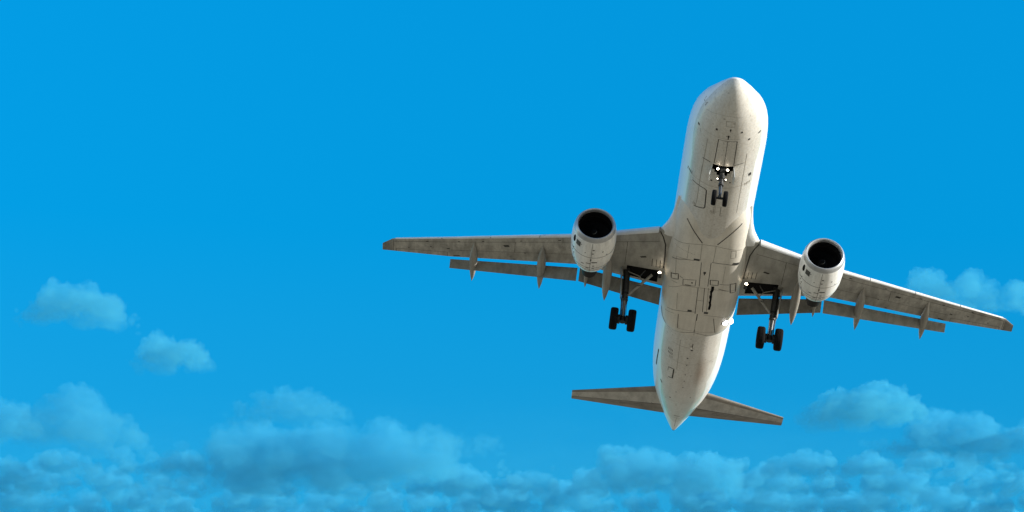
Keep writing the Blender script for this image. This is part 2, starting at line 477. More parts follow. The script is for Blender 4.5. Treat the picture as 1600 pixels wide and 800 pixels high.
D, F = 'line', 'faint'
SEAMS_FUS += [
    ([(3.10, .43), (4.96, .46)], .035, D), ([(3.10, -.47), (4.96, -.50)], .035, D), ([(3.10, -.02), (4.96, -.03)], .022, D), ([(3.10, .43), (3.10, -.47)], .018, D),
    ([(1.82, .19), (1.80, -.22), (2.12, -.24), (2.13, .17), (1.82, .19)], .018, F),
    ([(1.9, 1.2), (1.6, .60), (1.50, .05), (1.6, -.56)], .009, F),
    ([(4.95, 1.04), (4.94, .80), (5.0, .50)], .045, D), ([(4.95, -.52), (4.89, -.94)], .035, D),
    ([(7.30, 1.34), (7.33, .70), (7.42, .60), (8.90, .54), (9.02, .60), (9.25, 1.08)], .055, D),
    ([(5.6, 1.0), (8.9, .98)], .02, F), ([(3.4, .95), (6.9, 1.0)], .018, F), ([(4.2, -1.05), (9.4, -1.08)], .018, F), ([(6.9, 1.5), (6.9, -1.5)], .016, F), ([(3.0, 1.2), (2.95, -.6)], .009, F),
    ([(8.2, .1), (9.3, .08)], .02, F), ([(8.6, -.25), (9.4, -.26), (9.4, -.4)], .03, F),
    ([(6.3, .05), (9.3, .02)], .014, F),
    # access door and seams under the tail
    ([(25.50, 1.0), (25.42, .70), (26.68, .70), (26.76, .93)], .07, D), ([(25.5, 1.0), (26.0, 1.01)], .03, F),
    ([(22.0, .62), (25.3, .55)], .018, F), ([(22.6, 1.05), (22.6, -.2)], .016, F), ([(26.84, 1.653), (25.9, 1.67), (24.8, 1.66)], .05, D),
    ([(28.0, 1.30), (28.35, 1.20)], .05, D), ([(33.78, .17), (33.84, -.17)], .09, D), ([(34.3, .2), (34.4, -.2)], .03, D), ([(34.2, .0), (36.6, 0)], .02, F),
    ([(30.4, .9), (30.6, -.9)], .014, F), ([(24.4, 1.5), (24.4, -1.5)], .012, F),
]
for x_, y_, a_ in ((3.04, 1.46, .05), (2.51, .59, .06), (2.34, -.07, .045), (2.51, -.63, .05), (3.13, -1.03, .055), (3.09, -1.49, .05), (6.41, .45, .055), (6.42, -.47, .045), (2.79, -.02, .05),
                   (23.7, .08, .05), (24.5, .06, .04), (25.7, .04, .04), (26.6, .03, .04), (27.6, .03, .04), (30.0, .61, .06), (28.6, .35, .04), (29.4, -.5, .04), (31.2, .2, .04)):
    SEAMS_FUS.append(([(x_ - a_, y_), (x_ + a_, y_)], 1.6 * a_, D))
SEAMS_FUS += [([(2.70, -.02), (2.98, -.02)], .05, D), ([(2.78, .10), (2.78, -.13)], .025, D), ([(2.26, -.07), (2.46, -.08)], .03, D), ([(6.10, -1.36), (6.36, -1.40)], .13, D), ([(3.08, -1.42), (3.10, -1.56)], .04, D),
    ([(1.66, 1.24), (1.86, 1.32)], .09, 'faint'), ([(22.1, -.07), (22.5, -.07)], .04, D), ([(22.75, -.07), (22.85, -.07)], .12, D)]
for x_, y_, n_, m_ in ((6.82, -1.44, 4, F), (6.70, 1.43, 4, D), (8.95, 1.0, 3, F), (9.0, .10, 3, F), (23.4, .95, 4, D), (23.75, .93, 4, D), (24.1, .9, 3, F)):     # stencilled placards
    for q in range(n_): SEAMS_FUS.append(([(x_, y_ + .07 * q), (x_ + .22, y_ + .07 * q)], .025, m_))
SEAMS_FAIR += [
    ([(10.53, 1.302), (11.2, .90), (11.99, .359)], .055, D), ([(10.51, -1.476), (11.2, -.95), (11.97, -.405)], .055, D),
    ([(12.48, 1.78), (12.2, .9), (12.08, .35), (12.08, -.35), (12.25, -1.0), (12.52, -1.67)], .022, F),
    ([(13.85, 1.765), (13.45, 1.1), (13.35, .60)], .03, D), ([(13.32, -.28), (13.40, -1.0), (13.63, -1.60)], .03, D),
    ([(13.28, .66), (13.28, .36)], .15, 'stencil'), ([(13.42, -1.34), (13.56, -1.66)], .15, 'stencil'),
    ([(13.44, .25), (15.58, .16)], .03, D), ([(13.39, -.24), (15.48, -.28)], .03, D), ([(12.1, .36), (13.3, .33)], .02, F), ([(12.1, -.36), (13.3, -.34)], .02, F),
    ([(16.5, 1.72), (15.75, 1.0), (15.7, 0), (15.75, -1.0), (16.07, -1.77)], .022, F),
    ([(15.16, 1.68), (14.85, 1.31), (15.34, 1.28), (15.58, 1.64), (15.16, 1.68)], .045, D), ([(14.86, -.35), (14.87, -.77), (15.3, -.79), (15.3, -.39), (14.86, -.35)], .045, D),
    ([(15.24, -1.40), (15.39, -1.70), (16.3, -1.75), (16.13, -1.49), (15.24, -1.40)], .045, D), ([(15.18, 1.03), (15.03, .37), (15.6, .37), (15.71, 1.0), (15.18, 1.03)], .028, D),
    ([(15.18, -.85), (15.3, -1.36)], .03, D), ([(15.62, -.85), (15.9, -1.36)], .03, D), ([(15.0, 1.24), (15.1, 1.05)], .03, D),
    ([(14.20, 0), (14.36, 0)], .13, D), ([(14.36, 0), (14.5, 0)], .05, D), ([(15.3, .55), (15.4, .55)], .08, D), ([(15.6, .6), (15.62, .9)], .04, D),
    ([(15.68, .20), (18.3, .125)], .03, D), ([(15.66, -.13), (18.03, -.24)], .03, D), ([(15.62, -.33), (17.95, -.44)], .022, F), ([(16.9, .16), (16.92, -.2)], .02, D),
    ([(15.43, -.535), (15.75, -.55), (16.0, -.50)], .15, 'dark'), ([(15.95, -.50), (16.4, -.54), (16.98, -.545)], .10, 'dark'), ([(16.9, -.52), (17.25, -.57), (17.72, -.546)], .12, 'dark'), ([(16.3, -.48), (16.6, -.5)], .08, 'dark'),
    ([(18.5, 1.60), (18.25, .9), (18.12, .09)], .026, D), ([(18.31, -.35), (18.4, -1.0), (18.76, -1.79)], .022, F),
    ([(17.98, .43), (18.18, .43)], .22, 'stencil'), ([(17.98, -.43), (18.18, -.43)], .22, 'stencil'),
    ([(18.64, .98), (20.2, .906)], .03, D), ([(20.2, .906), (20.25, -1.0)], .02, F), ([(20.3, -1.096), (18.62, -.88)], .03, D), ([(18.3, 0), (19.0, 0)], .05, D), ([(19.0, .02), (20.9, -.02)], .022, F),
    ([(20.0, 0), (20.3, 0)], .05, D), ([(18.7, 1.2), (18.9, 1.7)], .03, F), ([(16.6, 1.2), (18.2, 1.12)], .016, F), ([(12.3, 1.0), (13.4, 1.0), (13.5, 1.5)], .018, F), ([(12.4, -1.15), (12.95, -1.18), (12.98, -1.45), (12.5, -1.42), (12.4, -1.15)], .022, F),
    ([(15.7, 1.3), (15.75, 1.6)], .022, D), ([(13.5, 1.55), (15.1, 1.45)], .018, F), ([(13.6, -1.0), (15.1, -1.0)], .014, F),
]
SEAMS_FAIR.append(([(19.3, 1.9), (19.9, 1.80), (20.5, 1.55), (20.95, 1.1), (20.75, .7), (20.5, .35), (20.4, 0), (20.55, -.4), (20.95, -.95), (20.75, -1.35), (20.2, -1.72)], .04, D))
for k in range(14): SEAMS_FAIR.append(([(12.7 + k * .013, 1.7 - k * .08), (12.74 + k * .013, 1.7 - k * .08)], .025, F))

for pts, w, m_ in SEAMS_FUS: drape(fus_mb, FUS_ONLY, pts, w, m_)
for pts, w, m_ in SEAMS_FAIR: drape(fair_mb, FAIR_ONLY, pts, w, m_)
fuselage = fus_mb.build('fuselage', plane, angle=50, fix=False)
fairing = fair_mb.build('belly_fairing', plane, angle=50, fix=False)

for side in (1, -1):                          # smooth fillet from the fuselage side into the wing leading edge
    mb = MB(); rings = []
    for x, yo, zc, hh in ((9.9, 1.90, -0.86, .05), (10.6, 1.97, -0.96, .16), (11.2, 2.06, -1.08, .25), (11.7, 2.20, -1.20, .31), (12.1, 2.40, -1.30, .30), (12.5, 2.62, -1.36, .26), (13.1, 2.68, -1.32, .22)):
        rings.append([(x, 1.62 + (yo - 1.62) * math.copysign(abs(math.cos(t)) ** .9, math.cos(t)) if math.cos(t) > 0 else 1.62 + .2 * math.cos(t), zc + hh * math.sin(t)) for t in [2*PI*q/24 for q in range(24)]])
    mb.loft(rings, 'white'); (mb if side > 0 else mb.mirrored()).build('wing_root_fillet', plane, angle=60)

# ------------------------------------------------------------------ wings
WLE = [(1.6, 11.79, -1.44), (2.31, 12.18, -1.42), (6.44, 14.48, -1.02), (13.3, 18.29, 0.19), (16.5, 20.06, 0.78), (17.05, 20.75, 0.86)]
WTE = [(1.6, 18.21, -1.17), (2.31, 18.15, -1.10), (6.44, 17.80, -0.70), (13.3, 20.15, 0.20), (16.5, 21.16, 0.72), (17.05, 21.32, 0.80)]
S_LO = [0.0, 0.004, 0.012, 0.03, 0.06, 0.10, 0.16, 0.24, 0.32, 0.42, 0.52, 0.62, 0.70, 0.78, 0.86, 0.95, 1.0]
S_UP = [0.93, 0.8, 0.65, 0.5, 0.38, 0.28, 0.2, 0.13, 0.08, 0.045, 0.02, 0.008]
def shp(s): return (1.4845 * math.sqrt(s) - 0.63 * s - 1.758 * s * s + 1.4215 * s**3 - 0.518 * s**4) * 2.0 * 1.0
def wing_pt(y, s, upper, extra=0.0):
    xl, zl = lerp_table(WLE, y); xt, zt = lerp_table(WTE, y)
    c = xt - xl
    tc = 0.042 if not upper else 0.082
    taper = 1.0 if y < 16.5 else max(0.25, 1 - (y - 16.5) / 0.75)
    t = shp(s) * tc * c * taper
    return (xl + c * s, y, zl + (zt - zl) * s + (t + extra if upper else -t - extra) + (0.02 if upper else 0) * s)
YS = [1.6, 2.31, 2.72, 3.25, 3.98, 4.6, 5.2, 5.8, 6.44, 7.2, 8.2, 9.2, 10.2, 11.3, 12.3, 13.3, 13.45, 14.4, 15.4, 16.2, 16.5, 16.75, 16.95, 17.05]
def wing_mesh():
    mb = MB()
    nl = len(S_LO)
    rings = [[wing_pt(y, s, False) for s in S_LO] + [wing_pt(y, s, True) for s in S_UP] for y in YS]
    nr = len(rings[0])
    j0, j1 = S_LO.index(0.70), S_LO.index(0.95)
    i0, i1 = YS.index(2.31), YS.index(3.98)
    ir, it = YS.index(5.8), YS.index(16.5)
    vs = [p for r in rings for p in r]
    fa, fb, fc = [], [], []
    for i in range(len(YS) - 1):
        for j in range(nr):
            if i0 <= i < i1 and j0 <= j < j1: continue
            k = (j + 1) % nr
            (fa if i < ir else fb if i < it else fc).append((i*nr + j, i*nr + k, (i+1)*nr + k, (i+1)*nr + j))
    fc.append(tuple(range((len(YS)-1)*nr, len(YS)*nr)))
    mb.v = vs; 
    for f, m in ((fa, 'wingroot'), (fb, 'wing'), (fc, 'flap')):
        sl = mb.slot(m); mb.f += f; mb.m += [sl] * len(f)
    # main wheel bay: an open pocket in the lower skin
    lo = [[Vector(rings[i][j]) for j in range(j0, j1 + 1)] for i in range(i0, i1 + 1)]
    hi = []
    for i in range(i0, i1 + 1):
        row = []
        for j in range(j0, j1 + 1):
            a = Vector(wing_pt(YS[i], S_LO[j], False)); b = Vector(wing_pt(YS[i], S_LO[j], True)); row.append(a.lerp(b, 0.72))
        hi.append(row)
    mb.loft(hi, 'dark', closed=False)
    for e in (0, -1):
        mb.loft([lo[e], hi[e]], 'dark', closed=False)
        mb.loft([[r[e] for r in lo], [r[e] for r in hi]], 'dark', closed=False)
    return mb
wing_mb = wing_mesh()
WTREE = BVHTree.FromPolygons([Vector(p) for p in wing_mb.v], wing_mb.f)
def wl(y, s): p = wing_pt(y, s, False); return (p[0], y)
# seams and stains on the lower skin
for s0, a, b in ((0.16, 2.5, 16.4), (0.60, 5.0, 13.3), (0.74, 13.5, 16.3)):
    drape(wing_mb, WTREE, [wl(a + (b - a) * k / 24, s0) for k in range(25)], 0.022, 'line', 0.004)
for y0, a, b in ((13.5, 0.74, 0.99), (16.45, 0.02, 0.98), (4.1, 0.16, 0.69), (9.9, 0.16, 0.6), (16.3, 0.74, 0.99)):
    drape(wing_mb, WTREE, [wl(y0, a), wl(y0, b)], 0.022, 'line', 0.004)
drape(wing_mb, WTREE, [(12.40, 2.52), (12.75, 2.34), (13.4, 2.17), (14.6, 2.11), (16.0, 2.09)], .07, 'line', 0.006)      # wing root seal
for y0 in (2.30, 2.50, 2.72): drape(wing_mb, WTREE, [(15.15, y0), (16.0, y0 - .02)], .035, 'line', 0.005)            # edges of the retractable lamp doors
patch(wing_mb, WTREE, 12.45, 2.68, .10, .10, 'dark')
for y0, s0, a, b in ((14.4, 0.44, .06, .05), (13.45, 0.52, .12, .05), (10.35, 0.32, .22, .10), (9.6, 0.12, .10, .03), (11.6, 0.13, .09, .03), (12.9, 0.14, .09, .03),
                     (9.35, .62, .07, .04), (13.0, .93, .28, .05), (12.0, .94, .06, .04), (9.9, .94, .1, .04), (7.6, .10, .12, .04), (3.2, .46, .24, .09), (15.6, .60, .05, .04), (14.6, 0.13, .1, .03), (5.0, .09, .10, .04)):
    p = wl(y0, s0); patch(wing_mb, WTREE, p[0], p[1], a * 0.7, b * 0.8, 'line', rot=1.05)
for k in range(16):      # access panels along the tank
    y0 = 3.0 + k * 0.82; p = wl(y0, 0.40)
    if y0 > 4.6: drape(wing_mb, WTREE, [(p[0] + .16 * math.cos(t), p[1] + .26 * math.sin(t)) for t in [2*PI*q/16 for q in range(17)]], 0.016, 'flap', 0.004)

def sec_flap(le, te, y, th=0.16):
    le, te = Vector((le[0], y, le[1])), Vector((te[0], y, te[1])); d = te - le; c = d.length; d.normalize(); nn = Vector((d.z, 0, -d.x)).normalized()
    if nn.z > 0: nn = -nn               # nn points down
    lo = [(0, 0), (.02, .20), (.08, .36), (.2, .45), (.4, .40), (.7, .2), (1, .02)]
    up = [(1, -.02), (.7, -.34), (.4, -.62), (.2, -.60), (.08, -.4), (.02, -.2)]
    return [le + d * s * c + nn * (t * th * c * 0.6) for s, t in lo + up]

def flap_mesh(stations):
    mb = MB(); rings = []
    for a, b in zip(stations, stations[1:]):
        for k in range(7):
            t = k / 6
            v = [p + (q - p) * t for p, q in zip(a, b)]
            if k == 0 and rings: continue
            rings.append(sec_flap((v[1], v[2]), (v[3], v[4]), v[0]))
    mb.loft(rings, 'flap'); return mb

def slat_mesh(y0, y1):
    mb = MB(); rings = []
    k = max(2, int((y1 - y0) / 0.5))
    for i in range(k + 1):
        y = y0 + (y1 - y0) * i / k
        outer = [wing_pt(y, s, True, 0.012) for s in (0.15, 0.10, 0.06, 0.03, 0.012)] + [wing_pt(y, 0.0, True)] + [wing_pt(y, s, False, 0.012) for s in (0.010, 0.022, 0.036)]
        sh = Vector((-0.10, 0, -0.035))
        o = [Vector(p) + sh for p in outer]
        inner = [Vector(p) + sh + Vector((0.035, 0, -0.006 if q < 5 else 0.012)) for q, p in enumerate(outer)][::-1]
        inner[-1] = o[0] + Vector((0, 0, -0.01)); inner[0] = o[-1] + Vector((0.004, 0, 0.012))
        rings.append(o + inner)
    mb.loft(rings, 'slat'); return mb

def canoe(y, pts, wid, hgt):
    """flap track fairing: spine points (x, z) from nose to tail"""
    mb = MB(); rings = []
    n = len(pts)
    prof = [0.03, 0.42, 0.80, 0.98, 1.0, 0.97, 0.9, 0.72, 0.46, 0.05]
    for i in range(len(prof)):
        t = i / (len(prof) - 1) * (n - 1); a = min(int(t), n - 2); f = t - a
        x = pts[a][0] + (pts[a+1][0] - pts[a][0]) * f; z = pts[a][1] + (pts[a+1][1] - pts[a][1]) * f
        r = prof[i]
        rings.append([(x, y + r * wid / 2 * math.cos(q), z + r * hgt / 2 * math.sin(q)) for q in [2*PI*k/16 for k in range(16)]])
    mb.loft(rings, 'track'); return mb

def mirror_if(mb, side): return mb if side > 0 else mb.mirrored()

FLAP_IN = [(2.05, 18.02, -1.38, 18.72, -1.99), (6.40, 17.88, -0.86, 18.16, -1.52)]
FLAP_OUT = [(6.52, 17.92, -0.86, 18.20, -1.51), (13.32, 20.26, 0.11, 20.60, -0.25)]
TRACKS = [(4.93, [(14.6, -1.66), (16.4, -1.74), (17.5, -1.92), (18.38, -2.36)], .48, .52),
          (8.43, [(16.30, -0.72), (17.8, -0.76), (18.8, -0.90), (19.92, -1.22)], .46, .46),
          (12.06, [(17.85, -0.16), (19.3, -0.16), (20.05, -0.28), (20.98, -0.62)], .43, .40),
          (6.02, [(16.6, -1.16), (17.4, -1.26), (17.9, -1.44), (18.36, -1.72)], .24, .32)]
for side in (1, -1):
    wing = mirror_if(wing_mb, side).build('wing', plane, angle=40, fix=False)
    for st in (FLAP_IN, FLAP_OUT): mirror_if(flap_mesh(st), side).build('flap', wing)
    for a, b in ((2.60, 5.10), (6.15, 8.62), (8.66, 11.20), (11.24, 13.80), (13.84, 16.35)):
        mirror_if(slat_mesh(a, b), side).build('slat', wing)
    for y, pts, w_, h_ in TRACKS: mirror_if(canoe(y, pts, w_, h_), side).build('flap_track_fairing', wing)
    mb = MB()                                   # sealed light in the wing root and the navigation light at the tip
    mb.tube([(15.86, 2.26, -1.80), (16.10, 2.22, -1.92)], [0.085, 0.09], 'hub', 16)
    mb.tube([(15.84, 2.262, -1.795), (15.80, 2.267, -1.78)], [0.08, 0.045], 'lamp', 16)
    mirror_if(mb, side).build('landing_light', wing, fix=False)

# ------------------------------------------------------------------ engines
ENG_AX = Vector((1, 0.012, -0.055)).normalized()
def engine_parts():
    o = Vector((0, 0, 0)); ax = ENG_AX
    cowl = MB()
    prof = [(0.26, 1.055), (0.30, 1.066), (0.5, 1.095), (0.8, 1.12), (1.2, 1.135), (1.6, 1.13), (2.0, 1.105), (2.35, 1.05), (2.65, 0.98), (2.9, 0.90), (3.1, 0.815), (3.2, 0.765), (3.2, 0.735), (3.0, 0.72), (2.6, 0.70)]
    cowl.lathe(prof, o, ax, 'nacelle', 64, closed_ends=False)
    for x, r in ((1.42, 1.136), (2.45, 1.027), (2.7, 0.964)):
        cowl.lathe([(x, r - 0.01), (x, r + 0.003), (x + 0.02, r + 0.002), (x + 0.02, r - 0.02)], o, ax, 'line', 64, closed_ends=False)
    a = ax.cross(Vector((0, 0, 1))).normalized(); c = ax.cross(a)
    def rad(x):
        for p, q in zip(prof, prof[1:]):
            if p[0] <= x <= q[0]: return p[1] + (q[1] - p[1]) * (x - p[0]) / (q[0] - p[0])
        return 1.0
    def on(x, ang, lift=0.006):      # ang: 0 = bottom, + to starboard
        y_ = Vector((0, 1, 0)); y_ = (y_ - ax * y_.dot(ax)).normalized(); z_ = ax.cross(y_)
        if z_.z > 0: z_ = -z_
        return ax * x + (math.sin(ang) * y_ + math.cos(ang) * z_) * (rad(x) + lift)
    def decal(x0, x1, a0, a1, mat, n=6):
        cowl.loft([[on(x0 + (x1 - x0) * i / n, a0 + (a1 - a0) * k / n) for k in range(n + 1)] for i in range(n + 1)], mat, closed=False)
    decal(0.32, 3.15, -0.008, 0.008, 'line', 14)          # cowl split along the keel
    for x0, x1, a0, a1 in ((0.75, 0.82, -.12, -.04), (1.05, 1.11, -.10, -.02), (1.08, 1.13, .26, .31), (1.55, 1.72, -.03, .02), (1.82, 1.90, -.30, -.05), (1.95, 2.0, -.02, .2), (2.1, 2.16, .3, .45), (2.2, 2.26, -.2, -.1),
                           (2.5, 2.56, -.22, -.10), (2.5, 2.56, .05, .2), (0.95, 1.02, -.55, -.48), (0.6, .64, .5, .56), (1.3, 1.36, -.75, -.7), (2.85, 2.9, -.3, .3)):
        decal(x0, x1, a0, a1, 'line', 3)
    decal(0.50, 0.86, 0.58, 0.84, 'stencil')              # dark warning plate
    for k in range(3): decal(0.56 + .1 * k, 0.60 + .1 * k, 0.62, 0.80, 'faint', 3)
    cowl.loft([[on(0.66 + 0.26 * math.cos(t) * r, 1.02 + 0.085 * math.sin(t) * r) for t in [2*PI*q/20 for q in range(20)]] for r in (1.0, 0.5, 0.02)], 'dark')
    for x0, a0 in ((1.3, .95), (1.55, 1.0), (1.75, .92), (2.0, .98), (2.25, .9)): decal(x0, x0 + .1, a0, a0 + .05, 'line', 3)
    lip = MB()
    lip.lathe([(0.26, 1.055), (0.16, 1.035), (0.08, 1.007), (0.03, 0.975), (0.0, 0.935), (0.01, 0.905), (0.05, 0.878), (0.12, 0.862), (0.2, 0.855)], o, ax, 'lip', 64, closed_ends=False)
    duct = MB()
    duct.lathe([(0.2, 0.855), (0.5, 0.845), (0.9, 0.855), (1.25, 0.87), (1.26, 0.02)], o, ax, 'duct', 64, closed_ends=False)
    # acoustic lining bands
    duct.lathe([(0.52, 0.842), (0.53, 0.84), (0.60, 0.842), (0.61, 0.85)], o, ax, 'hot', 64, closed_ends=False)
    fan = MB()
    y_ = Vector((0, 1, 0)); y_ = (y_ - ax * y_.dot(ax)).normalized(); z_ = ax.cross(y_)
    for k in range(36):
        rows = []
        for i in range(6):
            r = 0.26 + i * (0.85 - 0.26) / 5
            tw = R_(25 + 38 * i / 5); t0 = 2 * PI * k / 36 + 0.10 * i / 5
            er = math.cos(t0) * y_ + math.sin(t0) * z_; et = -math.sin(t0) * y_ + math.cos(t0) * z_
            w_ = 0.055 + 0.05 * i / 5
            d = ax * math.cos(tw) + et * math.sin(tw)
            rows.append([ax * 1.05 + er * r - d * w_, ax * 1.05 + er * r + ax.cross(er) * 0.006, ax * 1.05 + er * r + d * w_])
        fan.loft(rows, 'fan', closed=False)
    spin = MB()
    spin.lathe([(0.60, 0.004), (0.63, 0.055), (0.70, 0.12), (0.80, 0.19), (0.92, 0.24), (1.08, 0.265)], o, ax, 'duct', 32, closed_ends=True)
    rows = []
    for i in range(11):                                    # white spiral mark on the spinner
        t = 2.3 + i * 0.30; x = 0.63 + i * 0.010; r = 0.055 + (x - 0.63) * 1.02
        er = math.cos(t) * y_ + math.sin(t) * z_; w_ = 0.016 * math.sin(PI * (i + .5) / 11)
        rows.append([ax * (x - .004 - w_ / 2) + er * (r + .012 - w_ / 2), ax * (x - .004 + w_ / 2) + er * (r + .012 + w_ / 2)])
    spin.loft(rows, 'faint', closed=False)
    core = MB()
    core.lathe([(2.4, 0.58), (3.2, 0.50), (3.9, 0.42), (4.3, 0.36), (4.3, 0.33), (4.1, 0.32)], o, ax, 'hot', 40, closed_ends=True)
    core.lathe([(4.0, 0.24), (4.4, 0.17), (4.7, 0.05), (4.75, 0.01)], o, ax, 'hot', 24)
    return cowl, (('inlet_lip', lip), ('inlet_duct', duct), ('fan', fan), ('spinner', spin), ('exhaust_nozzle', core))
ENG_O = Vector((11.43, 5.82, -2.15))
_cowl, _subs = engine_parts()
eng = _cowl.build('engine', plane, fix=False); eng.location = ENG_O
for nm, mb in _subs: mb.build(nm, eng, fix=False)
eng2 = eng.copy(); S.collection.objects.link(eng2); eng2.parent = plane; eng2.location = (ENG_O.x, -ENG_O.y, ENG_O.z)
for ch in list(eng.children):
    c = ch.copy(); S.collection.objects.link(c); c.parent = eng2
for side in (1, -1):
    mb = MB(); rings = []
    for x, zt, zb, w_ in ((12.3, -1.04, -1.10, .05), (12.9, -0.95, -1.25, .30), (14.2, -0.90, -1.35, .40), (15.5, -1.0, -1.55, .40), (16.6, -1.0, -1.62, .26), (17.5, -0.95, -1.2, .06)):
        rings.append([(x, ENG_O.y + w_ / 2 * math.copysign(abs(math.sin(t)) ** .6, math.sin(t)), (zt + zb) / 2 - (zt - zb) / 2 * math.copysign(abs(math.cos(t)) ** .6, math.cos(t))) for t in [2*PI*q/16 for q in range(16)]])
    mb.loft(rings, 'nacelle'); mirror_if(mb, side).build('pylon', plane)

# ------------------------------------------------------------------ tailplane and fin
def tail_surface(root, tip, n, pick, vertical=False, ss=(0, 1), tc=0.05):
    """root/tip: (x le, z le, x te, z te, y); pick(s) -> material"""
    mb = MB()
    sv = [0, .01, .03, .07, .13, .22, .35, .48, .60, .62, .75, .9, 1.0]
    sv = [s for s in sv if ss[0] <= s <= ss[1]]
    def pt(t, s, sg):
        v = [a + (b - a) * t for a, b in zip(root, tip)]
        c = v[2] - v[0]; th = shp(s) * tc * c * sg
        if vertical: return (v[0] + c * s, th, v[1] + (v[3] - v[1]) * s)
        return (v[0] + c * s, v[4], v[1] + (v[3] - v[1]) * s + th)
    for sg in (-1, 1):
        for j in range(len(sv) - 1):
            mb.loft([[pt(i / n, sv[j], sg), pt(i / n, sv[j + 1], sg)] for i in range(n + 1)], pick((sv[j] + sv[j + 1]) / 2), closed=False)
    for e in (0, 1):
        ring = [pt(e, s, -1) for s in sv] + [pt(e, s, 1) for s in sv[::-1]]
        mb.add(ring, [tuple(range(len(ring)))], pick(0.0))
    return mb, pt
HS_ROOT = (30.75, 0.16, 34.70, 0.58, 0.60); HS_TIP = (34.53, 1.19, 35.71, 1.30, 6.14)
for side in (1, -1):
    mb, pt = tail_surface(HS_ROOT, HS_TIP, 14, lambda s: 'taildark' if s < 0.13 else 'tailplane', ss=(0, .60))
    for t in (0.50, 0.93, 0.17):
        a, b = pt(t, .05, -1), pt(t, .58, -1)
        w_ = 0.012
        mb.add([(a[0], a[1] - w_, a[2] - .006), (a[0], a[1] + w_, a[2] - .006), (b[0], b[1] + w_, b[2] - .008), (b[0], b[1] - w_, b[2] - .008)], [(0, 1, 2, 3)], 'line')
    hs = mirror_if(mb, side).build('tailplane', plane)
    mb, pt = tail_surface(HS_ROOT, HS_TIP, 14, lambda s: 'taildark', ss=(.62, 1))
    for t0, t1, s0 in ((.25, .5, .70), (.25, .5, .78)):
        a, b = pt(t0, s0, -1), pt(t1, s0, -1)
        mb.add([(a[0], a[1], a[2] - .004), (b[0], b[1], b[2] - .004), (b[0] + .02, b[1], b[2] - .004), (a[0] + .02, a[1], a[2] - .004)], [(0, 1, 2, 3)], 'line')
    mirror_if(mb, side).build('elevator', hs)
mb, _ = tail_surface((29.4, 1.95, 35.1, 1.75, 0), (34.3, 7.8, 36.2, 7.8, 0), 10, lambda s: 'white', vertical=True, ss=(0, .60), tc=.055)
fin = mb.build('tail_fin', plane)
mb, _ = tail_surface((29.4, 1.95, 35.1, 1.75, 0), (34.3, 7.8, 36.2, 7.8, 0), 10, lambda s: 'white', vertical=True, ss=(.62, 1), tc=.055)
mb.build('rudder', fin)
mb = MB()
mb.tube([(37.50, 0, 1.245), (37.66, 0, 1.25)], [0.12, 0.10], 'hot', 20)
mb.build('exhaust_pipe', plane)

# ------------------------------------------------------------------ landing gear
def wheel(c, r, w, ax=(0, 1, 0)):
    mb = MB(); hw = w / 2
    tyre = [(-hw * .62, r * .52), (-hw * .86, r * .60), (-hw, r * .74), (-hw * .97, r * .86), (-hw * .80, r * .955), (-hw * .5, r * .99)]
    for q in (-.28, .0, .28):                              # tread grooves
        tyre += [(hw * (q - .04), r), (hw * (q - .02), r * .975), (hw * (q + .02), r * .975), (hw * (q + .04), r)]
    tyre += [(-x, rr) for x, rr in tyre[:6][::-1]]
    mb.lathe(tyre, c, ax, 'rubber', 40, closed_ends=False)
    for sg in (-1, 1):
        mb.lathe([(sg * hw * .62, r * .53), (sg * hw * .66, r * .48), (sg * hw * .40, r * .40), (sg * hw * .35, r * .22), (sg * hw * .62, r * .18), (sg * hw * .66, 0.01)], c, ax, 'hub', 32)
    return mb

